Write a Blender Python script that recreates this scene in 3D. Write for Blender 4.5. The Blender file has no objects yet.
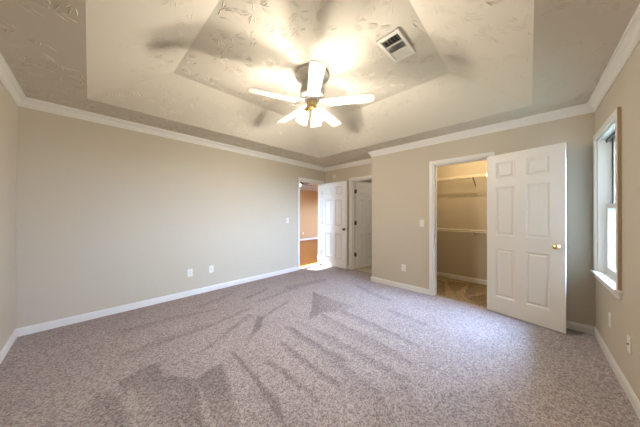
import bpy, bmesh, math, random
from mathutils import Vector, Matrix
random.seed(7)
C = bpy.context.scene.collection
SC = bpy.context.scene

# ---------------------------------------------------------------- camera
cam_d = bpy.data.cameras.new('camera'); cam = bpy.data.objects.new('camera', cam_d); C.objects.link(cam)
FW = Vector((0.7211837, 0.69272741, 0.0047749)); RT = Vector((0.69271756, -0.72119925, 0.00374419)); UP = RT.cross(FW)
cam.matrix_world = Matrix(((RT.x, UP.x, -FW.x, 0), (RT.y, UP.y, -FW.y, 0), (RT.z, UP.z, -FW.z, 1.2525), (0, 0, 0, 1)))
cam_d.sensor_width = 36.0; cam_d.lens = 217.878 / 640 * 36.0
cam_d.clip_start = 0.02; cam_d.clip_end = 300
SC.camera = cam

# ---------------------------------------------------------------- world, sun, exposure
SKY_STRENGTH = 128.0
SUN_STRENGTH = 130.0
BULB_E = 1360.0
CLOSET_W = 46.0
BATH_W = 16.0
W = bpy.data.worlds.new('sky'); SC.world = W; W.use_nodes = True
nt = W.node_tree; nt.nodes.clear()
wo = nt.nodes.new('ShaderNodeOutputWorld'); bg = nt.nodes.new('ShaderNodeBackground')
tc = nt.nodes.new('ShaderNodeTexCoord'); sep = nt.nodes.new('ShaderNodeSeparateXYZ'); cr = nt.nodes.new('ShaderNodeValToRGB')
nt.links.new(tc.outputs['Generated'], sep.inputs[0]); nt.links.new(sep.outputs['Z'], cr.inputs[0])
cr.color_ramp.elements[0].position = 0.0; cr.color_ramp.elements[0].color = (.58, .73, 1.0, 1)
cr.color_ramp.elements[1].position = 0.6; cr.color_ramp.elements[1].color = (.46, .64, 1.0, 1)
nt.links.new(cr.outputs[0], bg.inputs[0]); bg.inputs[1].default_value = SKY_STRENGTH
nt.links.new(bg.outputs[0], wo.inputs[0])
sd = bpy.data.lights.new('sun', 'SUN'); sun = bpy.data.objects.new('sun', sd); C.objects.link(sun)
sd.energy = SUN_STRENGTH; sd.angle = math.radians(0.6); sd.color = (1, .93, .82)
sun.location = (0, 12, 8)
sun.rotation_euler = Vector((0.60, -1.0, -0.483)).to_track_quat('-Z', 'Y').to_euler()
SC.view_settings.view_transform = 'Standard'; SC.view_settings.look = 'None'
SC.view_settings.gamma = 1; SC.view_settings.use_curve_mapping = False
SC.view_settings.exposure = 0.0
try:
    SC.cycles.max_bounces = 10; SC.cycles.diffuse_bounces = 6; SC.cycles.transparent_max_bounces = 12
    SC.cycles.sample_clamp_indirect = 4.0; SC.cycles.use_denoising = True; SC.cycles.caustics_reflective = False
except Exception: pass

# ---------------------------------------------------------------- the room's measures (metres)
XB, YL, XC, YR, XA, YC = -0.540, 3.756, 3.666, -0.502, 4.090, 2.158
H, HT = 2.44, 2.74
DH = 2.034                                   # door openings

# ---------------------------------------------------------------- materials
def new_mat(name):
    m = bpy.data.materials.new(name); m.use_nodes = True
    t = m.node_tree; b = t.nodes['Principled BSDF']
    return m, t, b
def plain(name, col, rough=.5, metal=0., spec=.5, bump=0., bscale=200.):
    m, t, b = new_mat(name)
    b.inputs['Base Color'].default_value = (*col, 1); b.inputs['Roughness'].default_value = rough
    b.inputs['Metallic'].default_value = metal; b.inputs['Specular IOR Level'].default_value = spec
    tcn = t.nodes.new('ShaderNodeTexCoord'); n = t.nodes.new('ShaderNodeTexNoise')
    n.inputs['Scale'].default_value = bscale; n.inputs['Detail'].default_value = 2
    t.links.new(tcn.outputs['Object'], n.inputs['Vector'])
    if bump:
        bp = t.nodes.new('ShaderNodeBump'); bp.inputs['Strength'].default_value = bump; bp.inputs['Distance'].default_value = .002
        t.links.new(n.outputs['Fac'], bp.inputs['Height']); t.links.new(bp.outputs[0], b.inputs['Normal'])
    return m
def math_n(t, op, a, b=None, c=None, clamp=False):
    n = t.nodes.new('ShaderNodeMath'); n.operation = op; n.use_clamp = clamp
    for i, v in enumerate((a, b, c)):
        if v is None: continue
        if isinstance(v, (int, float)): n.inputs[i].default_value = v
        else: t.links.new(v, n.inputs[i])
    return n.outputs[0]

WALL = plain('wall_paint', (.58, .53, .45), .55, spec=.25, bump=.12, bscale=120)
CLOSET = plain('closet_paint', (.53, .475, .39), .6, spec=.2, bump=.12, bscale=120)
HALLW = plain('hall_paint', (.64, .39, .205), .6, spec=.2)
TRIM = plain('trim_paint', (.80, .80, .80), .35, spec=.4)
DOOR = plain('door_paint', (.78, .78, .78), .38, spec=.4)
PLAST = plain('white_plastic', (.82, .81, .78), .3)
SLOT = plain('dark_slot', (.03, .03, .03), .6)
BRASS = plain('polished_brass', (.90, .72, .36), .24, metal=1)
NICKEL = plain('dark_nickel', (.20, .17, .14), .3, metal=1)
BRONZE = plain('dark_bronze', (.03, .026, .023), .6)
FANW = plain('fan_white', (.88, .87, .84), .4)
WIRE = plain('white_wire', (.80, .76, .66), .4)
STEEL = plain('steel', (.45, .44, .42), .35, metal=1)
BRACE = plain('brace_metal', (.16, .13, .10), .5)
BLIND = plain('dark_track', (.06, .065, .07), .5)
WOODEDGE = plain('raw_casing_edge', (.36, .28, .17), .6)
VINYLW = plain('window_vinyl', (.78, .80, .83), .35)
DKWOOD = plain('dark_wood', (.022, .013, .008), .8, spec=.1)

CEIL = plain('stomped_plaster', (.71, .675, .605), .75, spec=.15, bump=.10, bscale=45)
CEIL2 = plain('flat_ceiling', (.78, .76, .72), .7)

def carpet_mat(name, dark, light):
    m, t, b = new_mat(name)
    b.inputs['Roughness'].default_value = 1; b.inputs['Specular IOR Level'].default_value = .05
    tcn = t.nodes.new('ShaderNodeTexCoord'); P = tcn.outputs['Object']
    n1 = t.nodes.new('ShaderNodeTexVoronoi'); n1.inputs['Scale'].default_value = 125          # tufts
    n2 = t.nodes.new('ShaderNodeTexNoise'); n2.inputs['Scale'].default_value = 3; n2.inputs['Detail'].default_value = 2
    for n in (n1, n2): t.links.new(P, n.inputs['Vector'])
    tone = t.nodes.new('ShaderNodeSeparateColor'); t.links.new(n1.outputs['Color'], tone.inputs[0])
    r = t.nodes.new('ShaderNodeValToRGB'); e = r.color_ramp.elements
    e[0].position = .05; e[0].color = (*dark, 1); e[1].position = .95; e[1].color = (*light, 1)
    t.links.new(tone.outputs[0], r.inputs[0])
    at = t.nodes.new('ShaderNodeAttribute'); at.attribute_name = 'pile_nap'
    k = math_n(t, 'SUBTRACT', math_n(t, 'ADD', 1.0, math_n(t, 'MULTIPLY', math_n(t, 'SUBTRACT', n2.outputs['Fac'], .5), .15)), math_n(t, 'MULTIPLY', at.outputs['Fac'], .36))
    mx = t.nodes.new('ShaderNodeVectorMath'); mx.operation = 'SCALE'
    t.links.new(r.outputs[0], mx.inputs[0]); t.links.new(k, mx.inputs['Scale']); t.links.new(mx.outputs[0], b.inputs['Base Color'])
    bp = t.nodes.new('ShaderNodeBump'); bp.inputs['Strength'].default_value = .15; bp.inputs['Distance'].default_value = .004
    t.links.new(n1.outputs['Distance'], bp.inputs['Height']); bp.invert = True; t.links.new(bp.outputs[0], b.inputs['Normal'])
    return m
CARPET = carpet_mat('carpet', (.235, .207, .215), (.54, .487, .508))
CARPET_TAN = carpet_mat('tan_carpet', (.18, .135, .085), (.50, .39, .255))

def oak_mat():
    m, t, b = new_mat('oak_planks'); b.inputs['Roughness'].default_value = .3
    tcn = t.nodes.new('ShaderNodeTexCoord')
    br = t.nodes.new('ShaderNodeTexBrick'); br.inputs['Scale'].default_value = 1; br.inputs['Brick Width'].default_value = .9; br.inputs['Row Height'].default_value = .06
    br.inputs['Mortar Size'].default_value = .0015; br.inputs['Color1'].default_value = (.98, .50, .17, 1); br.inputs['Color2'].default_value = (.90, .44, .14, 1); br.inputs['Mortar'].default_value = (.18, .07, .02, 1)
    t.links.new(tcn.outputs['Object'], br.inputs['Vector']); t.links.new(br.outputs['Color'], b.inputs['Base Color'])
    return m
OAK = oak_mat()

def glass_mat():
    m = bpy.data.materials.new('window_glass'); m.use_nodes = True; t = m.node_tree; t.nodes.clear()
    o = t.nodes.new('ShaderNodeOutputMaterial'); mix = t.nodes.new('ShaderNodeMixShader'); mix.inputs[0].default_value = .06
    a = t.nodes.new('ShaderNodeBsdfTransparent'); g = t.nodes.new('ShaderNodeBsdfGlossy'); g.inputs['Roughness'].default_value = .02
    a.inputs[0].default_value = (.95, .98, .97, 1)
    t.links.new(a.outputs[0], mix.inputs[1]); t.links.new(g.outputs[0], mix.inputs[2]); t.links.new(mix.outputs[0], o.inputs[0])
    return m
GLASS = glass_mat()
def frosted(name, col, e):
    m = bpy.data.materials.new(name); m.use_nodes = True; t = m.node_tree; t.nodes.clear()
    o = t.nodes.new('ShaderNodeOutputMaterial'); mix = t.nodes.new('ShaderNodeMixShader'); mix.inputs[0].default_value = .40
    tr = t.nodes.new('ShaderNodeBsdfTransparent'); em = t.nodes.new('ShaderNodeEmission'); em.inputs[0].default_value = (*col, 1); em.inputs[1].default_value = e
    t.links.new(tr.outputs[0], mix.inputs[1]); t.links.new(em.outputs[0], mix.inputs[2]); t.links.new(mix.outputs[0], o.inputs[0])
    return m
def glow(name, col, e):
    m = bpy.data.materials.new(name); m.use_nodes = True; t = m.node_tree; t.nodes.clear()
    o = t.nodes.new('ShaderNodeOutputMaterial'); em = t.nodes.new('ShaderNodeEmission'); em.inputs[0].default_value = (*col, 1); em.inputs[1].default_value = e
    t.links.new(em.outputs[0], o.inputs[0]); return m
SHADE = frosted('frosted_shade', (1, .88, .72), 4.0)
BULB = glow('lit_bulb', (1, .88, .715), BULB_E)
GLOBE = glow('lit_globe', (1, .85, .62), 6.0)

# ---------------------------------------------------------------- builders
def tag(o, label=None, cat=None, group=None, kind=None):
    if label: o['label'] = label
    if cat: o['category'] = cat
    if group: o['group'] = group
    if kind: o['kind'] = kind
    return o
def obj(name, bm, mat, parent=None, smooth=False, bevel=0., seg=2):
    """bm in world coordinates; the object's origin goes to its parent's place."""
    bmesh.ops.recalc_face_normals(bm, faces=bm.faces)
    me = bpy.data.meshes.new(name)
    if parent is not None:
        bm.transform(parent_world(parent).inverted())
    bm.to_mesh(me); bm.free()
    for mm in (mat if isinstance(mat, (list, tuple)) else [mat]): me.materials.append(mm)
    if smooth:
        for p in me.polygons: p.use_smooth = True
    o = bpy.data.objects.new(name, me); C.objects.link(o)
    if parent is not None: o.parent = parent
    if bevel:
        md = o.modifiers.new('edge', 'BEVEL'); md.width = bevel; md.segments = seg; md.limit_method = 'ANGLE'; md.angle_limit = math.radians(40)
    return o
def parent_world(p):
    m = p.matrix_basis.copy(); q = p.parent
    while q is not None:
        m = q.matrix_basis @ m; q = q.parent
    return m
def empty(name, loc, label=None, cat=None, group=None, kind=None):
    o = bpy.data.objects.new(name, None); C.objects.link(o); o.location = loc; o.empty_display_size = .1
    return tag(o, label, cat, group, kind)
def box(bm, a, b, M=None):
    a = Vector(a); b = Vector(b)
    vs = [bm.verts.new((x, y, z)) for x in (a.x, b.x) for y in (a.y, b.y) for z in (a.z, b.z)]
    for f in ((0, 1, 3, 2), (4, 6, 7, 5), (0, 4, 5, 1), (2, 3, 7, 6), (0, 2, 6, 4), (1, 5, 7, 3)): bm.faces.new([vs[i] for i in f])
    if M is not None: bmesh.ops.transform(bm, matrix=M, verts=vs)
    return vs
def bx(a, b, M=None):
    bm = bmesh.new(); box(bm, a, b, M); return bm
def frustum(bm, r0, r1, z0, z1, M):
    """rect r0 (x0,y0,x1,y1) at z0 to rect r1 at z1"""
    vs = []
    for r, z in ((r0, z0), (r1, z1)):
        for x, y in ((r[0], r[1]), (r[2], r[1]), (r[2], r[3]), (r[0], r[3])): vs.append(bm.verts.new((x, y, z)))
    bm.faces.new(vs[:4][::-1]); bm.faces.new(vs[4:])
    for i in range(4): bm.faces.new((vs[i], vs[(i + 1) % 4], vs[4 + (i + 1) % 4], vs[4 + i]))
    bmesh.ops.transform(bm, matrix=M, verts=vs)
def tube(bm, pts, r, n=8):
    pts = [Vector(p) for p in pts]; rings = []
    for i, p in enumerate(pts):
        d = (pts[min(i + 1, len(pts) - 1)] - pts[max(i - 1, 0)]).normalized()
        u = d.orthogonal().normalized() if i == 0 else (u - d * u.dot(d)).normalized()
        w = d.cross(u); rr = r[i] if isinstance(r, (list, tuple)) else r
        rings.append([bm.verts.new(p + (u * math.cos(2 * math.pi * k / n) + w * math.sin(2 * math.pi * k / n)) * rr) for k in range(n)])
    for a, b in zip(rings, rings[1:]):
        for k in range(n): bm.faces.new((a[k], a[(k + 1) % n], b[(k + 1) % n], b[k]))
    bm.faces.new(rings[0][::-1]); bm.faces.new(rings[-1])
def lathe(bm, prof, M, n=32, caps=True):
    """prof: (radius, height) list about local z, then M"""
    rings = []
    for r, z in prof:
        rings.append([bm.verts.new(M @ Vector((r * math.cos(2 * math.pi * k / n), r * math.sin(2 * math.pi * k / n), z))) for k in range(n)])
    for a, b in zip(rings, rings[1:]):
        for k in range(n): bm.faces.new((a[k], a[(k + 1) % n], b[(k + 1) % n], b[k]))
    if caps: bm.faces.new(rings[0][::-1]); bm.faces.new(rings[-1])
T = Matrix.Translation
def axis_to(d):  # local z to d
    return Vector(d).to_track_quat('Z', 'Y').to_matrix().to_4x4()

# ---------------------------------------------------------------- walls
def wall(name, ax, c0, c1, u0, u1, holes=(), z1=H, mat=WALL):
    """a wall slab across axis ax between c0 and c1, along u0..u1, with rectangular openings (ua, ub, za, zb)"""
    us = sorted({u0, u1, *[h[0] for h in holes], *[h[1] for h in holes]}); zs = sorted({0., z1, *[h[2] for h in holes], *[h[3] for h in holes]})
    us = [u for u in us if u0 <= u <= u1]
    bm = bmesh.new(); V = {}
    def v(c, u, z):
        k = (c, round(u, 4), round(z, 4))
        if k not in V: V[k] = bm.verts.new((c, u, z) if ax == 0 else (u, c, z))
        return V[k]
    def solid(i, j):
        if i < 0 or j < 0 or i >= len(us) - 1 or j >= len(zs) - 1: return False
        u, z = (us[i] + us[i + 1]) / 2, (zs[j] + zs[j + 1]) / 2
        return not any(h[0] < u < h[1] and h[2] < z < h[3] for h in holes)
    for i in range(len(us) - 1):
        for j in range(len(zs) - 1):
            if not solid(i, j): continue
            a, b, c, d = us[i], us[i + 1], zs[j], zs[j + 1]
            for w in (c0, c1): bm.faces.new((v(w, a, c), v(w, b, c), v(w, b, d), v(w, a, d)))
            for (p, q, nb) in (((a, c), (a, d), (i - 1, j)), ((b, c), (b, d), (i + 1, j)), ((a, c), (b, c), (i, j - 1)), ((a, d), (b, d), (i, j + 1))):
                if not solid(*nb): bm.faces.new((v(c0, *p), v(c0, *q), v(c1, *q), v(c1, *p)))
    return tag(obj(name, bm, mat), kind='structure')

WX0, WX1, WZ0, WZ1 = 2.811, 3.556, 0.685, 2.020      # bedroom window opening
D1A, D1B = 3.238, 3.987                              # entry door opening, along x
D2A, D2B = 2.270, 2.930                              # bathroom door opening, along y
DCA, DCB = 0.385, 1.076                              # closet opening, along y
wall('wall_left', 1, YL, YL + .12, XB - .12, 10.1, [(D1A, D1B, 0, DH), (7.7, 8.9, .95, 1.95)])
wall('wall_back', 0, XB - .12, XB, YR - .16, YL)
wall('wall_right', 1, YR - .16, YR, XB, 5.03, [(WX0, WX1, WZ0, WZ1)])
wall('wall_front', 0, XC, XC + .12, YR, YC, [(DCA, DCB, 0, DH)])
wall('wall_alcove_side', 1, YC - .12, YC, XC + .12, XA)
wall('wall_alcove', 0, XA, XA + .12, YC - .12, YL, [(D2A, D2B, 0, DH)])
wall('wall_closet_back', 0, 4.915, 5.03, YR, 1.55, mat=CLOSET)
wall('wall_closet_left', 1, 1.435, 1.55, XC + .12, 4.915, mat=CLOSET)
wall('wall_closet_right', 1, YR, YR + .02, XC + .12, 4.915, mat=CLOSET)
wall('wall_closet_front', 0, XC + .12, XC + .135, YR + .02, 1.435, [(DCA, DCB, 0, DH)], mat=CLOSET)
wall('wall_bathroom_right', 1, 1.9, YC - .12, XA + .12, 6.6)
wall('wall_bathroom_back', 0, 6.5, 6.6, YC - .12, YL)
wall('wall_hall_far', 1, 7.9, 8.02, -.2, 10.1, [(.1, 1.75, 1.86, 2.26)], mat=HALLW)
wall('wall_hall_left', 0, -.2, -.1, YL + .12, 7.9, [(5.35, 6.65, .95, 2.05)], mat=HALLW)
wall('wall_hall_right', 0, 10.0, 10.1, YL + .12, 7.9, mat=HALLW)
wall('wall_hall_near', 1, YL + .12, YL + .135, -.1, 10.0, [(D1A, D1B, 0, DH), (7.7, 8.9, .95, 1.95)], mat=HALLW)

def inside(p, poly):
    c = False; n = len(poly); j = n - 1
    for i in range(n):
        (xi, yi), (xj, yj) = poly[i], poly[j]
        if (yi > p[1]) != (yj > p[1]) and p[0] < (xj - xi) * (p[1] - yi) / (yj - yi) + xi: c = not c
        j = i
    return c
# ceiling with its tray: flat border, four slopes, flat middle
def ceiling():
    bm = bmesh.new()
    def q(pts): bm.faces.new([bm.verts.new(p) for p in pts])
    A0, B0 = (XB - .12, YR - .16), (XA + .12, YL + .12)
    O = [(-.050, 3.290), (3.300, 3.180), (3.268, -.020), (-.020, -.020)]
    I = [(.575, 2.705), (2.575, 2.650), (2.580, .600), (.620, .600)]
    R = [(A0[0], B0[1]), (B0[0], B0[1]), (B0[0], A0[1]), (A0[0], A0[1])]
    r = [bm.verts.new((*p, H)) for p in R]; o = [bm.verts.new((*p, H)) for p in O]; i = [bm.verts.new((*p, HT)) for p in I]
    for k in range(4):
        k2 = (k + 1) % 4
        bm.faces.new((r[k], r[k2], o[k2], o[k])); bm.faces.new((o[k], o[k2], i[k2], i[k]))
    bm.faces.new(i)
    # the stomp brush's ridges: short tapered strokes fanning out of scattered centres
    bm.normal_update()
    polys = [[v.co.copy() for v in f.verts] for f in bm.faces]; norms = [f.normal.copy() if f.normal.z < 0 else -f.normal for f in bm.faces]
    def facet(x, y):
        for k, p in enumerate(polys):
            if inside((x, y), [(q.x, q.y) for q in p]): return k
        return None
    rnd = random.Random(11); step = .16
    def stroke(cx, cy, a, r0, r1, w, h, bend):
        k = facet(cx + math.cos(a) * (r0 + r1) / 2, cy + math.sin(a) * (r0 + r1) / 2)
        if k is None or any(facet(cx + math.cos(a + bend * t) * r + ex, cy + math.sin(a + bend * t) * r + ey) != k for t, r in ((0, r0 - .01), (1, r1 + .01)) for ex, ey in ((.012, 0), (-.012, 0), (0, .012), (0, -.012))): return
        n = norms[k]; p0 = polys[k][0]; rows = []
        for t in (0, .2, .5, .8, 1):
            r = r0 + (r1 - r0) * t; aa = a + bend * t
            x, y = cx + math.cos(aa) * r, cy + math.sin(aa) * r
            d = Vector((math.cos(aa), math.sin(aa), 0)); s = Vector((-d.y, d.x, 0)); e = math.sin(math.pi * (.08 + .84 * t)) ** .7
            row = []
            for u, hh in ((-1, 0), (-.45, .8), (.1, 1), (1, 0)):
                q = Vector((x, y, 0)) + s * (u * w * e)
                q.z = p0.z - ((q.x - p0.x) * n.x + (q.y - p0.y) * n.y) / n.z
                row.append(bm.verts.new(q + n * (hh * h * e - .0004)))
            rows.append(row)
        for A_, B_ in zip(rows, rows[1:]):
            for m in range(3): bm.faces.new((A_[m], A_[m + 1], B_[m + 1], B_[m])).smooth = True
    y = YR
    while y < YL:
        x = XB
        while x < XA:
            if rnd.random() < .92:
                cx, cy = x + rnd.uniform(-.09, .09), y + rnd.uniform(-.09, .09); a0 = rnd.uniform(0, 6.283); span = rnd.uniform(1.6, 6.0)
                for q in range(int(span * rnd.uniform(2.6, 4.8))):
                    r0 = rnd.uniform(.012, .045)
                    stroke(cx, cy, a0 + rnd.uniform(0, span), r0, r0 + rnd.uniform(.03, .075), rnd.uniform(.0045, .0075), rnd.uniform(.0036, .0056), rnd.uniform(-.25, .25))
            x += step
        y += step
    return tag(obj('ceiling', bm, CEIL), kind='structure')
ceiling()
def slab(name, x0, y0, x1, y1, z, mat, th=.03, up=True):
    return tag(obj(name, bx((x0, y0, z), (x1, y1, z + (th if up else -th))), mat), kind='structure')
slab('ceiling_closet', XA + .12, YR - .16, 5.03, 1.9, H, CEIL2)
slab('ceiling_bathroom', XA + .12, 1.9, 6.6, YL + .12, H, CEIL2)
slab('ceiling_hall', -.2, YL + .12, 10.1, 8.02, H, CEIL2)
slab('floor_hall', -.2, YL + .125, 10.1, 8.02, 0, OAK, up=False)

# carpet: one fine grid, the vacuum's tracks kept as the lay of the pile
NAP = [
    (0.8, [(0.669, 2.146), (1.002, 2.347), (1.376, 2.551), (1.378, 2.463), (1.007, 2.269), (0.695, 2.134)]),
    (1, [(1.409, 2.43), (1.427, 2.357), (1.519, 2.389), (1.239, 2.104), (1.022, 1.941), (1.01, 1.969), (1.219, 2.178)]),
    (0.8, [(0.409, 2.622), (0.907, 2.612), (1.491, 2.716), (1.428, 2.649), (0.884, 2.545), (0.483, 2.546)]),
    (0.5, [(0.207, 3.164), (0.705, 3.138), (1.259, 2.953), (0.711, 2.997), (0.198, 3.021)]),
    (0.45, [(0.173, 2.627), (0.537, 2.672), (1.027, 2.61), (0.544, 2.553), (0.165, 2.496)]),
    (1, [(0.869, 1.97), (0.908, 1.907), (0.889, 1.686), (0.869, 1.262), (0.818, 1.0), (0.77, 1.05), (0.84, 1.455)]),
    (1, [(0.546, 1.831), (0.633, 1.858), (0.76, 1.871), (0.724, 1.679), (0.606, 1.22), (0.516, 1.312)]),
    (0.95, [(0.147, 2.221), (0.281, 2.251), (0.38, 2.274), (0.386, 2.028), (0.547, 1.835), (0.462, 1.368), (0.277, 1.559), (0.24, 1.77), (0.205, 2.037), (0.135, 2.02)]),
    (0.7, [(0.031, 2.194), (0.135, 2.02), (0.149, 1.692), (-0.077, 1.925)]),
    (0.9, [(1.013, 1.623), (1.071, 1.583), (1.076, 1.317), (1.079, 1.016), (1.041, 1.013)]),
    (0.9, [(1.275, 1.793), (1.308, 1.741), (1.279, 1.417), (1.275, 1.007), (1.223, 0.965), (1.204, 1.426)]),
    (0.9, [(1.499, 1.982), (1.547, 1.898), (1.517, 1.572), (1.528, 1.126), (1.447, 1.143), (1.461, 1.415), (1.417, 1.768)]),
    (0.6, [(1.638, 1.996), (1.687, 1.871), (1.722, 1.361), (1.672, 1.367)]),
    (1, [(1.773, 1.883), (1.936, 2.022), (2.107, 2.171), (2.487, 2.547), (2.461, 2.387), (2.459, 2.014), (2.498, 1.72), (2.231, 1.765), (2.035, 1.92)]),
    (0.8, [(1.549, 3.061), (2.088, 3.209), (2.006, 3.137), (1.574, 2.996)]),
    (0.5, [(0.912, 3.226), (1.522, 3.436), (1.534, 3.332), (0.997, 3.139)]),
    (0.6, [(1.633, 2.839), (2.455, 2.917), (2.394, 2.844), (1.7, 2.751)]),
    (0.9, [(1.525, 2.398), (1.956, 2.528), (1.95, 2.477), (1.525, 2.34)]),
    (0.6, [(2.321, 3.053), (3.187, 2.892), (3.046, 2.764), (2.115, 2.879)]),
    (0.7, [(2.229, 2.055), (2.284, 1.737), (2.191, 0.727), (2.124, 0.741), (2.154, 1.638)]),
    (0.7, [(3.313, 2.378), (3.148, 1.809), (3.052, 1.467), (2.977, 1.456), (3.022, 1.885)]),
    (0.6, [(2.695, 1.424), (2.74, 1.27), (2.654, 0.809), (2.602, 0.81), (2.626, 1.218)]),
    (0.6, [(2.022, 1.936), (1.992, 1.514), (1.952, 0.945), (1.855, 0.647), (1.813, 0.957), (1.829, 1.75)]),
    (0.6, [(1.699, 1.625), (1.708, 1.064), (1.671, 0.628), (1.603, 0.709), (1.606, 1.128), (1.586, 1.517)]),
    (0.55, [(1.511, 1.445), (1.469, 1.115), (1.414, 0.745), (1.249, 0.552), (1.148, 0.657), (1.307, 0.991), (1.381, 1.32)]),
    (0.35, [(1.43, 0.754), (1.63, 0.658), (1.368, 0.43), (1.266, 0.535)]),
    (0.25, [(1.618, 0.509), (2.034, 0.185), (1.776, 0.008), (1.419, 0.377)]),
    (1, [(4.656, 1.368), (4.56, 1.145), (3.753, 0.923), (3.813, 1.12)]),
    (1, [(4.641, 1.125), (4.767, 0.816), (3.903, 0.852)]),
    (1, [(4.219, 0.751), (4.835, 0.806), (4.864, 0.548), (4.504, 0.508), (3.943, 0.729)]),
    (1, [(3.919, 0.689), (4.343, 0.49), (3.659, 0.413)]),
]
def seg_d(p, a, b):
    dx, dy = b[0] - a[0], b[1] - a[1]; t = max(0, min(1, ((p[0] - a[0]) * dx + (p[1] - a[1]) * dy) / (dx * dx + dy * dy + 1e-9)))
    return math.hypot(p[0] - a[0] - t * dx, p[1] - a[1] - t * dy)
def fade(p, poly):
    # a vacuum stroke has one crisp side; the nap lies back towards the other
    n = len(poly); side = poly[:n // 2 + 1]
    d = min(seg_d(p, a, b) for a, b in zip(side, side[1:]))
    far = max(min(seg_d(q, a, b) for a, b in zip(side, side[1:])) for q in poly[n // 2 + 1:]) + 1e-6
    return max(.3, 1 - .7 * d / far)
def carpet(name, x0, y0, x1, y1, mat, s=.020):
    nx, ny = int((x1 - x0) / s), int((y1 - y0) / s)
    vs = []; nap = []
    boxes = [(w, p, min(a for a, b in p), max(a for a, b in p), min(b for a, b in p), max(b for a, b in p)) for w, p in NAP]
    for j in range(ny + 1):
        for i in range(nx + 1):
            x, y = x0 + (x1 - x0) * i / nx, y0 + (y1 - y0) * j / ny
            vs.append((x, y, 0)); v = 0.
            qx, qy = x + .005 * math.sin(y * 23 + x * 9), y + .005 * math.sin(x * 27 - y * 7)
            for w, p, a, b, c, d in boxes:
                if a - .02 < x < b + .02 and c - .02 < y < d + .02:
                    k = sum(inside((qx + e, qy + g), p) for e in (-.007, .007) for g in (-.007, .007)) / 4
                    v = max(v, w * k * fade((qx, qy), p)) if k else v
            nap.append(v)
    fs = [(j * (nx + 1) + i, j * (nx + 1) + i + 1, (j + 1) * (nx + 1) + i + 1, (j + 1) * (nx + 1) + i) for j in range(ny) for i in range(nx)]
    me = bpy.data.meshes.new(name); me.from_pydata(vs, [], fs); me.materials.append(mat)
    at = me.attributes.new('pile_nap', 'FLOAT', 'POINT'); at.data.foreach_set('value', nap)
    o = bpy.data.objects.new(name, me); C.objects.link(o); tag(o, kind='structure')
carpet('floor', XB - .05, YR - .05, XC + .045, YL + .125, CARPET)
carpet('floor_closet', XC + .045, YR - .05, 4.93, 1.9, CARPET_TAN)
carpet('floor_alcove', XC + .045, 1.9, XA + .06, YL + .125, CARPET)
slab('floor_bathroom', XA + .06, 1.9, 6.6, YL + .06, 0, plain('vinyl', (.5, .44, .34), .4), up=False)

# mouldings swept along a wall line with mitred ends
def sweep(name, prof, a, b, ma, mb, n, mat):
    """prof: (out from wall, z); a,b wall-line ends (x,y); ma,mb: how far the ends shift along the line per unit out (+ = towards the inside of the line); n: wall normal"""
    a, b, n = Vector(a), Vector(b), Vector(n); d = (b - a).normalized()
    bm = bmesh.new(); A = []; B = []
    for o, z in prof:
        p = a + n * o + d * (ma * o); q = b + n * o - d * (mb * o)
        A.append(bm.verts.new((p.x, p.y, z))); B.append(bm.verts.new((q.x, q.y, z)))
    k = len(prof)
    for i in range(k): bm.faces.new((A[i], A[(i + 1) % k], B[(i + 1) % k], B[i]))
    bm.faces.new(A[::-1]); bm.faces.new(B)
    return tag(obj(name, bm, mat), kind='structure')
CROWN = [(0, H - .092), (.007, H - .092), (.010, H - .080), (.016, H - .072), (.022, H - .052), (.034, H - .034), (.046, H - .024), (.050, H - .014), (.056, H - .011), (.058, H), (0, H)]
BASE = [(0, 0), (.014, 0), (.014, .062), (.010, .072), (.006, .083), (0, .083)]
loop = [((XB, YR), (XB, YL), (1, 0)), ((XB, YL), (XA, YL), (0, -1)), ((XA, YL), (XA, YC), (-1, 0)), ((XA, YC), (XC, YC), (0, 1)), ((XC, YC), (XC, YR), (-1, 0)), ((XC, YR), (XB, YR), (0, 1))]
mit = [(1, 1), (1, 1), (1, 1), (1, -1), (-1, 1), (1, 1)]
for i, ((a, b, n), (ma, mb)) in enumerate(zip(loop, mit)): sweep('trim_%d' % (i + 1), CROWN, a, b, ma, mb, n, TRIM)
CW = .057                                             # casing width
sweep('baseboard_back', BASE, (XB, YR), (XB, YL), 1, 1, (1, 0), TRIM)
sweep('baseboard_left', BASE, (XB, YL), (D1A - CW, YL), 1, 0, (0, -1), TRIM)
sweep('baseboard_alcove', BASE, (XA, YL), (XA, D2B + CW + .006), 1, 0, (-1, 0), TRIM)
sweep('baseboard_alcove_side', BASE, (XA, YC), (XC, YC), 1, -1, (0, 1), TRIM)
sweep('baseboard_front', BASE, (XC, YC), (XC, DCB + CW), -1, 0, (-1, 0), TRIM)
sweep('baseboard_front_corner', BASE, (XC, DCA - CW), (XC, YR), 0, 1, (-1, 0), TRIM)
sweep('baseboard_right', BASE, (XC, YR), (XB, YR), 1, 1, (0, 1), TRIM)
sweep('baseboard_closet', BASE, (4.915, 1.435), (4.915, YR + .02), 1, 1, (-1, 0), TRIM)
sweep('baseboard_closet_left', BASE, (XC + .135, 1.435), (4.915, 1.435), 0, 1, (0, -1), TRIM)
sweep('baseboard_hall', BASE, (-.1, 7.9), (10.0, 7.9), 0, 0, (0, -1), TRIM)

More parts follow.
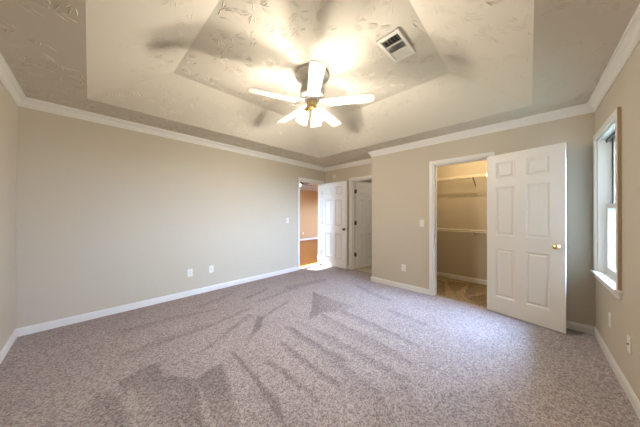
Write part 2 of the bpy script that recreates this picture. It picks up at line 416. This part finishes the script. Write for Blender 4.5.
# door casings with jambs: trim_<n> > casing, jamb, stop
def casing(name, ax, face, out, depth, u0, u1, n):
    """ax: axis across the wall; face: room face; out: -1 or +1 pointing into the room; depth: jamb depth into the wall"""
    def b(c0, c1, ua, ub, za, zb):
        return ((c0, ua, za), (c1, ub, zb)) if ax == 0 else ((ua, c0, za), (ub, c1, zb))
    t = .018; r = .005
    e = empty(name, (face, (u0 + u1) / 2, 0) if ax == 0 else ((u0 + u1) / 2, face, 0), kind='structure')
    f0, f1 = face, face + out * t
    for ua, ub, za, zb in ((u0 - CW, u0 - r, 0, DH + CW), (u1 + r, u1 + CW, 0, DH + CW), (u0 - r, u1 + r, DH + r, DH + CW)):
        obj('casing', bx(*b(f0, f1, ua, ub, za, zb)), TRIM, e, bevel=.004)
    j0, j1 = face + out * .002, face - out * depth
    bm = bmesh.new()
    box(bm, *b(j0, j1, u0 - r, u0 + .012, 0, DH)); box(bm, *b(j0, j1, u1 - .012, u1 + r, 0, DH)); box(bm, *b(j0, j1, u0 - r, u1 + r, DH - .012, DH + r))
    obj('jamb', bm, TRIM, e)
    s0, s1 = face - out * n, face - out * (n + .035)
    bm = bmesh.new()
    box(bm, *b(s0, s1, u0 + .012, u0 + .024, 0, DH - .012)); box(bm, *b(s0, s1, u1 - .024, u1 - .012, 0, DH - .012)); box(bm, *b(s0, s1, u0 + .012, u1 - .012, DH - .024, DH - .012))
    obj('door_stop', bm, TRIM, e)
    return e
t7 = casing('trim_7', 1, YL, -1, .135, D1A, D1B, .04)
t8 = casing('trim_8', 0, XA, -1, .12, D2A, D2B, .045)
t9 = casing('trim_9', 0, XC, -1, .135, DCA, DCB, .04)
# strike plate on the closet's latch jamb
o = obj('strike_plate', bx((XC + .004, DCB - .0135, .885), (XC + .034, DCB - .0115, .945)), STEEL, t9); o['label'] = 'small metal strike plate'

# ---------------------------------------------------------------- six-panel doors
PZ = [(.215, .823), (.995, 1.615), (1.722, 1.922)]
def door(name, hinge, direction, width, label, side, knob, knob_z, hinge_mat, hinge_side):
    """local x runs from hinge to free edge, y across the leaf (0 .. -.035 on `side`)"""
    d = Vector(direction).normalized(); th = .035
    M = Matrix(((d.x, -d.y, 0, hinge[0]), (d.y, d.x, 0, hinge[1]), (0, 0, 1, 0), (0, 0, 0, 1)))
    e = empty(name, (hinge[0], hinge[1], 0), label, 'door', kind='structure'); e.rotation_euler = (0, 0, math.atan2(d.y, d.x))
    y0, y1 = (0, th) if side > 0 else (-th, 0)
    k = width / .70
    PX = [(.093 * k, .285 * k), (.388 * k, .583 * k)]
    z0, z1 = .012, 2.024
    xs = [0, PX[0][0], PX[0][1], PX[1][0], PX[1][1], width]; zs = [z0, PZ[0][0], PZ[0][1], PZ[1][0], PZ[1][1], PZ[2][0], PZ[2][1], z1]
    bm = bmesh.new(); V = {}
    def v(x, y, z):
        kk = (round(x, 5), round(y, 5), round(z, 5))
        if kk not in V: V[kk] = bm.verts.new((x, y, z))
        return V[kk]
    ms = .015; dep = .013
    for i in range(5):
        for j in range(7):
            a, b, c, f = xs[i], xs[i + 1], zs[j], zs[j + 1]; pan = i in (1, 3) and j in (1, 3, 5)
            for yy, s in ((y0, 1), (y1, -1)):
                q = [v(a, yy, c), v(b, yy, c), v(b, yy, f), v(a, yy, f)]
                if not pan: bm.faces.new(q)
                else:
                    yi = yy + s * dep
                    w = [v(a + ms, yi, c + ms), v(b - ms, yi, c + ms), v(b - ms, yi, f - ms), v(a + ms, yi, f - ms)]
                    for n in range(4): bm.faces.new((q[n], q[(n + 1) % 4], w[(n + 1) % 4], w[n]))
                    bm.faces.new(w)
    for j in range(7):
        for x in (0, width): bm.faces.new((v(x, y0, zs[j]), v(x, y1, zs[j]), v(x, y1, zs[j + 1]), v(x, y0, zs[j + 1])))
    for i in range(5):
        for z in (z0, z1): bm.faces.new((v(xs[i], y0, z), v(xs[i + 1], y0, z), v(xs[i + 1], y1, z), v(xs[i], y1, z)))
    bm.transform(M); obj('leaf', bm, DOOR, e)
    for (a, b) in PX:
        for (c, f) in PZ:
            bm = bmesh.new()
            for yy, s in ((y0, 1), (y1, -1)):
                R = Matrix(((1, 0, 0, 0), (0, 0, 1, 0), (0, 1, 0, 0), (0, 0, 0, 1)))   # (x,z,y)
                g = ms + .004; h = ms + .022
                frustum(bm, (a + g, c + g, b - g, f - g), (a + h, c + h, b - h, f - h), yy + s * (dep + .002), yy + s * .002, M @ R)
            obj('panel', bm, DOOR, e)
    kx = width - .062
    bm = bmesh.new(); bn = bmesh.new()
    for yy, s in ((y0, -1), (y1, 1)):
        K = M @ T((kx, yy, knob_z)) @ axis_to((0, s, 0))
        lathe(bm, [(.0315, 0), (.0315, .004), (.026, .009), (.013, .011), (.012, .026), (.018, .030), (.0265, .038), (.0285, .047), (.026, .056), (.017, .062), (.006, .064)], K, 28)
    kn = obj('knob', bm, knob, e, smooth=True)
    if knob is not None: kn['label'] = 'round brass knob' if knob is BRASS else 'round dark metal knob'
    bm = bmesh.new(); ym = (y0 + y1) / 2
    box(bm, (width - .0005, ym - .0125, knob_z - .028), (width + .0015, ym + .0125, knob_z + .028), M)
    box(bm, (width + .0015, ym - .006, knob_z - .008), (width + .009, ym + .006, knob_z + .008), M)
    obj('latch', bm, STEEL, e)
    for hz in (.33, 1.06, 1.79):
        bm = bmesh.new(); yh = y0 - .004 if hinge_side < 0 else y1 + .004
        lathe(bm, [(.0085, -.047), (.0085, .047)], M @ T((-.004, yh, hz)), 12)
        box(bm, (-.003, min(yh, y0), hz - .044), (0.0005, max(yh, y1), hz + .044), M)
        obj('hinge', bm, hinge_mat, e)
    return e
door('door_1', (D1B - .006, YL - .012), (.026, -1, 0), .742, 'open white six-panel door at the entry, bright against the wood-floored room', 1, NICKEL, .915, STEEL, -1)
dr2 = door('door_2', (XA + .128, D2B - .016), (.97, -.235, 0), .632, 'white six-panel door with dark hinges, swung into the room past the alcove', -1, NICKEL, .915, BRONZE, -1)
for hz in (.33, 1.06, 1.79):
    obj('hinge_plate', bx((XA + .076, D2B - .0145, hz - .047), (XA + .124, D2B - .0115, hz + .047)), BRONZE, dr2)
door('door_3', (XC - .022, DCA + .010), (-.175, -.685, 0), .700, 'white six-panel closet door with brass knob folded back toward the window wall', -1, BRASS, .917, BRASS, 1)

# ---------------------------------------------------------------- window: frame, sill, apron, two sashes with panes
def window(name, x0, x1, z0, z1, yin, depth, s, label, full=True):
    """in a wall facing s along y (s=+1: the room is on the +y side of face yin)"""
    e = empty(name, ((x0 + x1) / 2, yin, z0), label, 'window', kind='structure')
    def b(xa, xb, d0, d1, za, zb): return ((xa, yin + s * d0, za), (xb, yin + s * d1, zb))
    t = .021
    for xa, xb, za, zb in ((x0 - CW, x0 - .004, z0 - .01, z1 + CW), (x1 + .004, x1 + CW, z0 - .01, z1 + CW), (x0 - .004, x1 + .004, z1 + .004, z1 + CW)):
        o = obj('casing', bx(*b(xa, xb, 0, t, za, zb)), [TRIM, WOODEDGE], e, bevel=.003)
        if full and xa < x0 - .01:
            o['label'] = 'casing board with a raw wood outer edge'
            for p in o.data.polygons:
                if p.normal.x < -.9: p.material_index = 1
    obj('sill', bx(*b(x0 - CW - .014, x1 + CW - .003, -.06, .040, z0 - .018, z0 + .004)), TRIM, e, bevel=.004)
    obj('apron', bx(*b(x0 - CW, x1 + CW - .003, 0, .016, z0 - .070, z0 - .018)), TRIM, e, bevel=.004)
    bm = bmesh.new()
    for xa, xb, za, zb in ((x0 - .004, x0 + .012, z0, z1), (x1 - .012, x1 + .004, z0, z1), (x0 - .004, x1 + .004, z1 - .012, z1 + .004)): box(bm, *b(xa, xb, .001, -depth, za, zb))
    box(bm, *b(x0, x1, -.06, -depth - .02, z0 - .02, z0))
    obj('jamb', bm, TRIM, e)
    bm = bmesh.new()
    for xa, xb in ((x0 + .012, x0 + .020), (x1 - .020, x1 - .012)): box(bm, *b(xa, xb, -.086, -.094, z0, z1 - .012))
    obj('sash_track', bm, BLIND, e)
    zm = (z0 + z1) / 2 - .01
    for lo, hi, dd in ((z0 + .001, zm + .020, -.052), (zm - .020, z1 - .013, -.092)):
        xa, xb = x0 + .014, x1 - .014
        bm = bmesh.new(); w = .045; bot = .062 if dd > -.08 else .038
        for q in ((xa, xa + w, lo, hi), (xb - w, xb, lo, hi), (xa + w, xb - w, lo, lo + bot), (xa + w, xb - w, hi - .038, hi)): box(bm, *b(q[0], q[1], dd, dd - .036, q[2], q[3]))
        so = obj('sash', bm, VINYLW, e)
        obj('pane', bx(*b(xa + w - .004, xb - w + .004, dd - .016, dd - .020, lo + bot - .004, hi - .034)), GLASS, so)
    bm = bmesh.new(); xm = (x0 + x1) / 2
    box(bm, *b(xm - .03, xm + .03, -.070, -.045, zm + .020, zm + .026)); obj('sash_lock', bm, STEEL, e)
    return e
wn = window('window_1', WX0, WX1, WZ0, WZ1, YR, .16, 1, 'white double-hung window in the right wall, blind bracket at its head')
# old blind bracket across the head
bm = bmesh.new()
box(bm, (WX0 + .012, YR - .072, WZ1 - .030), (WX1 - .012, YR - .050, WZ1 - .013))
tube(bm, [(WX1 - .05, YR - .045, WZ1 - .030), (WX1 - .10, YR - .043, WZ1 - .055), (WX1 - .16, YR - .045, WZ1 - .030)], .005)
o = obj('blind_bracket', bm, BLIND, wn); o['label'] = 'dark blind bracket under the window head'
window('window_2', .1, 1.75, 1.86, 2.26, 7.9, .12, -1, 'unseen transom window shaped to drop sun at the entry threshold', False)  # unseen; height chosen so sun falls only at the entry threshold
window('added_window_3', 7.7, 8.9, .95, 1.95, YL + .135, .135, 1, 'unseen window added to brighten the wood-floored room', False)  # added opening, fills the room beyond with sky light
w4 = window('added_window_4', -.65, .65, .95, 2.05, 0, .10, 1, 'unseen side window added to light the entry door leaf', False)  # added opening, brightens the entry leaf and the oak floor
w4.location = (-.1, 6.0, .95); w4.rotation_euler = (0, 0, -math.pi / 2)
tag(obj('added_eave', bx((2.45, YR - .95, 2.36), (6.2, YR - .16, 2.46)), TRIM), 'unseen white eave added above the bedroom window to cut steep sky light', 'eave', kind='structure')  # added overhang, unseen; stops steep sky light reaching the carpet under the window

# ---------------------------------------------------------------- ceiling fan
FX, FY = 1.600, 1.660
fan = empty('ceiling_fan', (FX, FY, HT), 'white five-blade ceiling fan with three lit shades, hugging the tray ceiling', 'ceiling fan')
F0 = T((FX, FY, 0))
bm = bmesh.new(); lathe(bm, [(.178, HT - .001), (.178, HT - .030), (.172, HT - .042), (.118, HT - .055), (.108, HT - .075), (.112, HT - .105)], F0, 48); obj('canopy', bm, FANW, fan, smooth=True)
bm = bmesh.new(); lathe(bm, [(.112, HT - .105), (.112, HT - .150), (.120, HT - .168), (.127, HT - .185), (.128, HT - .228), (.120, HT - .250), (.100, HT - .262), (.080, HT - .264)], F0, 48); obj('motor_housing', bm, FANW, fan, smooth=True)
bm = bmesh.new(); lathe(bm, [(.080, HT - .262), (.082, HT - .268), (.082, HT - .282), (.070, HT - .290), (.052, HT - .292)], F0, 48); obj('flywheel', bm, FANW, fan, smooth=True)
bm = bmesh.new(); lathe(bm, [(.052, HT - .29), (.056, HT - .30), (.056, HT - .345), (.046, HT - .362), (.030, HT - .372)], F0, 32); o = obj('switch_housing', bm, BRASS, fan, smooth=True); o['label'] = 'brass switch housing'
for k in range(5):
    a = math.radians(-130 + 72 * k)
    R = F0 @ Matrix.Rotation(a, 4, 'Z') @ T((0, 0, 2.425)) @ Matrix.Rotation(math.radians(-11), 4, 'X')
    bm = bmesh.new(); top = []; bot = []
    out = [(.170, -.048), (.30, -.056), (.45, -.062), (.600, -.066), (.627, -.058), (.641, -.036), (.645, 0)]
    out = out + [(x, -y) for x, y in out[::-1][1:]]
    for x, y in out:
        top.append(bm.verts.new(R @ Vector((x, y, .003)))); bot.append(bm.verts.new(R @ Vector((x, y, -.003))))
    bm.faces.new(top); bm.faces.new(bot[::-1])
    for i in range(len(out)): bm.faces.new((top[i], top[(i + 1) % len(out)], bot[(i + 1) % len(out)], bot[i]))
    bl = obj('blade', bm, FANW, fan)
    bm = bmesh.new(); R2 = F0 @ Matrix.Rotation(a, 4, 'Z')
    box(bm, (.085, -.016, 2.449), (.165, .016, 2.455), R2); box(bm, (.160, -.036, .004), (.225, .036, .009), R)
    obj('blade_iron', bm, FANW, bl)
for k, deg in enumerate((141, 21, -99)):
    a = math.radians(deg); d = Vector((math.cos(a) * .38, math.sin(a) * .38, -.925)).normalized()
    p0 = Vector((FX + math.cos(a) * .052, FY + math.sin(a) * .052, HT - .372))
    A = T(p0) @ axis_to(d)
    bm = bmesh.new(); lathe(bm, [(.012, -.010), (.012, .012), (.026, .018), (.034, .034), (.036, .050), (.026, .052)], A, 24); arm = obj('lamp_holder', bm, BRASS, fan, smooth=True); arm['label'] = 'brass lamp holder'
    bm = bmesh.new(); lathe(bm, [(.035, .046), (.047, .075), (.053, .105), (.058, .135), (.066, .155)], A, 32, caps=False)
    sh = obj('lamp_shade', bm, SHADE, fan, smooth=True); sh['label'] = 'lit frosted glass shade'
    bm = bmesh.new(); lathe(bm, [(.010, .044), (.013, .056), (.021, .080), (.026, .100), (.023, .118), (.012, .127), (.002, .129)], A, 20); obj('bulb', bm, BULB, sh, smooth=True)
bm = bmesh.new(); tube(bm, [(FX + .03, FY - .045, HT - .355), (FX + .032, FY - .047, HT - .46)], .0018, 6); lathe(bm, [(.002, 0), (.005, -.01), (.005, -.022), (.001, -.026)], T((FX + .032, FY - .047, HT - .458)), 10); obj('pull_chain', bm, BRASS, fan)

# ---------------------------------------------------------------- ceiling register
VC = Vector((1.845, .845, HT)); VR = T(VC) @ Matrix.Rotation(math.radians(-1), 4, 'Z')
vent = empty('air_vent', VC, 'white rectangular louvred air vent set in the tray ceiling beside the fan', 'air vent')
bm = bmesh.new(); L, Wd = .178, .100; il, iw = .138, .074
for q in ((-L, -Wd, L, -iw), (-L, iw, L, Wd), (-L, -iw, -il, iw), (il, -iw, L, iw)): box(bm, (q[0], q[1], -.014), (q[2], q[3], 0), VR)
obj('frame', bm, PLAST, vent, bevel=.004)
obj('throat', bx((-il, -iw, -.0012), (il, iw, -.0002), VR), SLOT, vent)
for k, (xa, xb, n, tilt) in enumerate(((-.136, -.050, 5, 62), (-.042, .042, 9, 48), (.050, .136, 8, -14))):
    bm = bmesh.new()
    if k < 2:
        for i in range(n):
            x = xa + (xb - xa) * (i + .5) / n
            # slats across the throat
            y = -iw + 2 * iw * (i + .5) / n
            box(bm, (xa, -.0065, -.0006), (xb, .0065, .0006), VR @ T((0, y, -.0075)) @ Matrix.Rotation(math.radians(tilt), 4, 'X'))
    else:
        for i in range(n):
            x = xa + (xb - xa) * (i + .5) / n
            box(bm, (-.0060, -iw, -.0006), (.0060, iw, .0006), VR @ T((x, 0, -.0075)) @ Matrix.Rotation(math.radians(tilt), 4, 'Y'))
    obj('louvre', bm, PLAST, vent)
for x in (-.046, .046): obj('divider', bx((x - .004, -iw, -.014), (x + .004, iw, -.002), VR), PLAST, vent)

# ---------------------------------------------------------------- outlets and switches
def plate(name, ax, face, out, u, z, label, cat, group=None, kind='outlet'):
    """a wall plate on the wall across axis ax, facing out"""
    P = (face, u, z) if ax == 0 else (u, face, z)
    e = empty(name, P, label, cat, group or {'outlet': 'wall outlets', 'light_switch': 'wall light switches'}[name])
    M = T(P) @ (Matrix(((0, 0, out, 0), (1, 0, 0, 0), (0, 1, 0, 0), (0, 0, 0, 1))) if ax == 0 else Matrix(((1, 0, 0, 0), (0, 0, out, 0), (0, 1, 0, 0), (0, 0, 0, 1))))
    obj('cover_plate', bx((-.035, -.057, 0), (.035, .057, .006), M), PLAST, e, bevel=.002)
    if kind == 'outlet':
        for s in (-1, 1):
            so = obj('socket', bx((-.016, s * .0195 - .0135, .006), (.016, s * .0195 + .0135, .008), M), PLAST, e, bevel=.003)
            bm = bmesh.new()
            for q in ((-.0075, .002), (.0055, .002)): box(bm, (q[0], s * .0195 + q[1] - .005, .008), (q[0] + .002, s * .0195 + q[1] + .006, .0084), M)
            box(bm, (-.0022, s * .0195 - .010, .008), (.0022, s * .0195 - .0065, .0084), M)
            obj('slot', bm, SLOT, so)
    elif kind == 'jack':
        bm = bmesh.new(); lathe(bm, [(.0075, .006), (.0075, .010), (.005, .010), (.005, .015)], M, 16); obj('coax_jack', bm, STEEL, e)
    else:
        obj('toggle_collar', bx((-.006, -.012, .006), (.006, .012, .0075), M), PLAST, e)
        obj('toggle', bx((-.004, -.004, .006), (.004, .010, .016), M @ Matrix.Rotation(.35, 4, 'X')), PLAST, e, bevel=.001)
    for s in ((-.0415, .0415) if kind != 'outlet' else (0,)):
        bm = bmesh.new(); lathe(bm, [(.003, .006), (.0028, .0072)], M @ T((0, s, 0)), 10); obj('screw', bm, PLAST, e)
    return e
plate('outlet', 1, YL, -1, 1.035, .352, 'white wall outlet low on the long wall, farther from the entry door', 'outlet')
plate('outlet', 1, YL, -1, 1.345, .352, 'white wall plate low on the long wall, nearer to the entry door', 'outlet', kind='jack')
plate('outlet', 0, XC, -1, 1.542, .350, 'white wall outlet low on the wall between alcove and closet', 'outlet')
plate('outlet', 1, YR, 1, 3.076, .358, 'white wall outlet directly under the window, nearer to the corner', 'outlet')
plate('outlet', 1, YR, 1, 2.578, .362, 'white wall outlet past the window, nearer to the camera', 'outlet', kind='jack')
plate('outlet', 1, 7.9, -1, 7.05, .34, 'tiny white outlet on the peach wall of the wood-floored room', 'outlet')
plate('light_switch', 1, YL, -1, 2.898, 1.122, 'white light switch on the long wall beside the entry door', 'light switch', kind='switch')
plate('light_switch', 0, XC, -1, 1.244, 1.119, 'white light switch beside the closet opening', 'light switch', kind='switch')

# smoke detector above the open entry door
sm = empty('smoke_detector', (XA, 3.43, 2.185), 'small round white smoke detector on the wall above the open entry door', 'smoke detector')
A = T((XA, 3.43, 2.185)) @ axis_to((-1, 0, 0))
bm = bmesh.new(); lathe(bm, [(.046, 0), (.046, .010), (.044, .014)], A, 32); obj('base', bm, PLAST, sm, smooth=True)
bm = bmesh.new(); lathe(bm, [(.041, .014), (.041, .026), (.034, .034), (.020, .037), (.004, .037)], A, 32); obj('cover', bm, PLAST, sm, smooth=True)

# ---------------------------------------------------------------- wire shelves in the closet
def wire_shelf(z, label, brace_dz, hook):
    xw, xf = 4.911, 4.610; ya, yb = YR + .03, 1.428
    e = empty('wire_shelf', (4.76, .45, z), label, 'wire shelf', 'wire shelves in the closet')
    bm = bmesh.new(); n = 62
    for i in range(n + 1):
        y = ya + (yb - ya) * i / n
        tube(bm, [(xw, y, z), (xf, y, z), (xf, y, z - .030)], .003, 5)
    obj('deck_wires', bm, WIRE, e)
    for nm, x, zz, r in (('back_rail', xw - .004, z - .004, .0045), ('middle_rail', 4.76, z - .004, .0045), ('front_rail', xf, z - .002, .006), ('lip_rail', xf, z - .030, .006)):
        bm = bmesh.new(); tube(bm, [(x, ya, zz), (x, yb, zz)], r, 8); obj(nm, bm, WIRE, e)
    for y in (1.10, .78, .46, .14):
        bm = bmesh.new(); box(bm, (4.893, y - .008, z - .014), (4.915, y + .008, z + .010)); obj('wall_clip', bm, PLAST, e)
    for y in (.716, -.25):
        bm = bmesh.new(); tube(bm, [(xf + .004, y, z - .028), (4.908, y, z - brace_dz)], .007, 8)
        if hook: tube(bm, [(4.908, y, z - brace_dz), (4.85, y - .05, z - brace_dz + .028), (4.80, y - .08, z - brace_dz + .040)], .004, 6)
        br = obj('brace', bm, BRACE, e); br['label'] = 'diagonal metal brace'
    bm = bmesh.new(); box(bm, (xf - .006, yb - .006, z - .034), (xf + .03, 1.435, z + .006)); obj('end_bracket', bm, PLAST, e)
    return e
wire_shelf(1.955, 'white wire shelf high on the closet back wall', .17, False)
wire_shelf(.985, 'white wire shelf at mid height on the closet back wall', .095, True)

# small dome lights: the closet's, and one added out of view for the bathroom
def dome_light(x, y, label, watts, col):
    e = empty('dome_light', (x, y, H), label, 'ceiling light', 'dome lights of the small rooms'); A = T((x, y, 0))
    bm = bmesh.new(); lathe(bm, [(.085, H), (.085, H - .018), (.070, H - .022)], A, 32); obj('base', bm, PLAST, e, smooth=True)
    bm = bmesh.new(); lathe(bm, [(.068, H - .020), (.066, H - .045), (.050, H - .068), (.022, H - .080), (.003, H - .082)], A, 32); obj('glass_dome', bm, SHADE, e, smooth=True)
    ld = bpy.data.lights.new('dome_bulb', 'POINT'); lo = bpy.data.objects.new('dome_bulb', ld); C.objects.link(lo)
    ld.energy = watts; ld.color = col; ld.shadow_soft_size = .012; lo.location = (x, y, H - .05)
dome_light(4.17, .62, 'small dome light on the closet ceiling above the door header', CLOSET_W, (1, .76, .43))
dome_light(5.1, 2.45, 'unseen dome light added to brighten the bathroom behind the dark-hinged door', BATH_W, (1, .88, .72))

# ---------------------------------------------------------------- the room beyond: dark-bladed ceiling fan
hx, hy, hz = 4.55, 5.30, 2.25
hf = empty('ceiling_fan', (hx, hy, H), 'brown-bladed ceiling fan with a lit globe in the wood-floored room', 'ceiling fan')
HF = T((hx, hy, 0))
bm = bmesh.new(); lathe(bm, [(.07, H), (.06, H - .05), (.014, H - .06), (.014, hz + .13), (.09, hz + .11), (.10, hz + .02), (.06, hz - .01)], HF, 24); obj('motor_housing', bm, DKWOOD, hf, smooth=True)
for k in range(5):
    R = HF @ Matrix.Rotation(math.radians(-62 + 72 * k), 4, 'Z') @ T((0, 0, hz)) @ Matrix.Rotation(math.radians(16), 4, 'X')
    bm = bmesh.new(); box(bm, (.10, -.065, -.006), (.62, .065, .006), R); obj('blade', bm, DKWOOD, hf, bevel=.003)
bm = bmesh.new(); lathe(bm, [(.045, hz - .01), (.066, hz - .03), (.072, hz - .06), (.055, hz - .095), (.01, hz - .11)], HF, 24); o = obj('globe', bm, GLOBE, hf, smooth=True); o['label'] = 'lit round glass globe'

# ---------------------------------------------------------------- outside
wing = empty('added_wing', (1.2, YR - .16, -.5), 'unseen brown wing added outside the bedroom window to block sky light', 'added light blocker', kind='structure')  # added out of view to keep daylight off the wall behind the closet door
obj('blocker_box', bx((-.66, -6.5, -.5), (2.45, YR - .165, 3.2)), plain('blocker_brown', (.10, .085, .07), .8), wing)

slab('lawn', -60, -60, 90, YR - .16, -.5, plain('lawn_green', (.12, .13, .08), .9), up=False)
slab('lawn_far', -60, 8.02, 90, 60, -.5, plain('lawn_far_green', (.14, .18, .07), .9), up=False)
def leaf_mat():
    m, t, b = new_mat('leaves'); b.inputs['Roughness'].default_value = .6
    n = t.nodes.new('ShaderNodeTexNoise'); n.inputs['Scale'].default_value = 3
    r = t.nodes.new('ShaderNodeValToRGB'); r.color_ramp.elements[0].color = (.02, .05, .015, 1); r.color_ramp.elements[1].color = (.10, .17, .05, 1)
    t.links.new(n.outputs['Fac'], r.inputs[0]); t.links.new(r.outputs[0], b.inputs['Base Color']); return m
LEAF = leaf_mat()
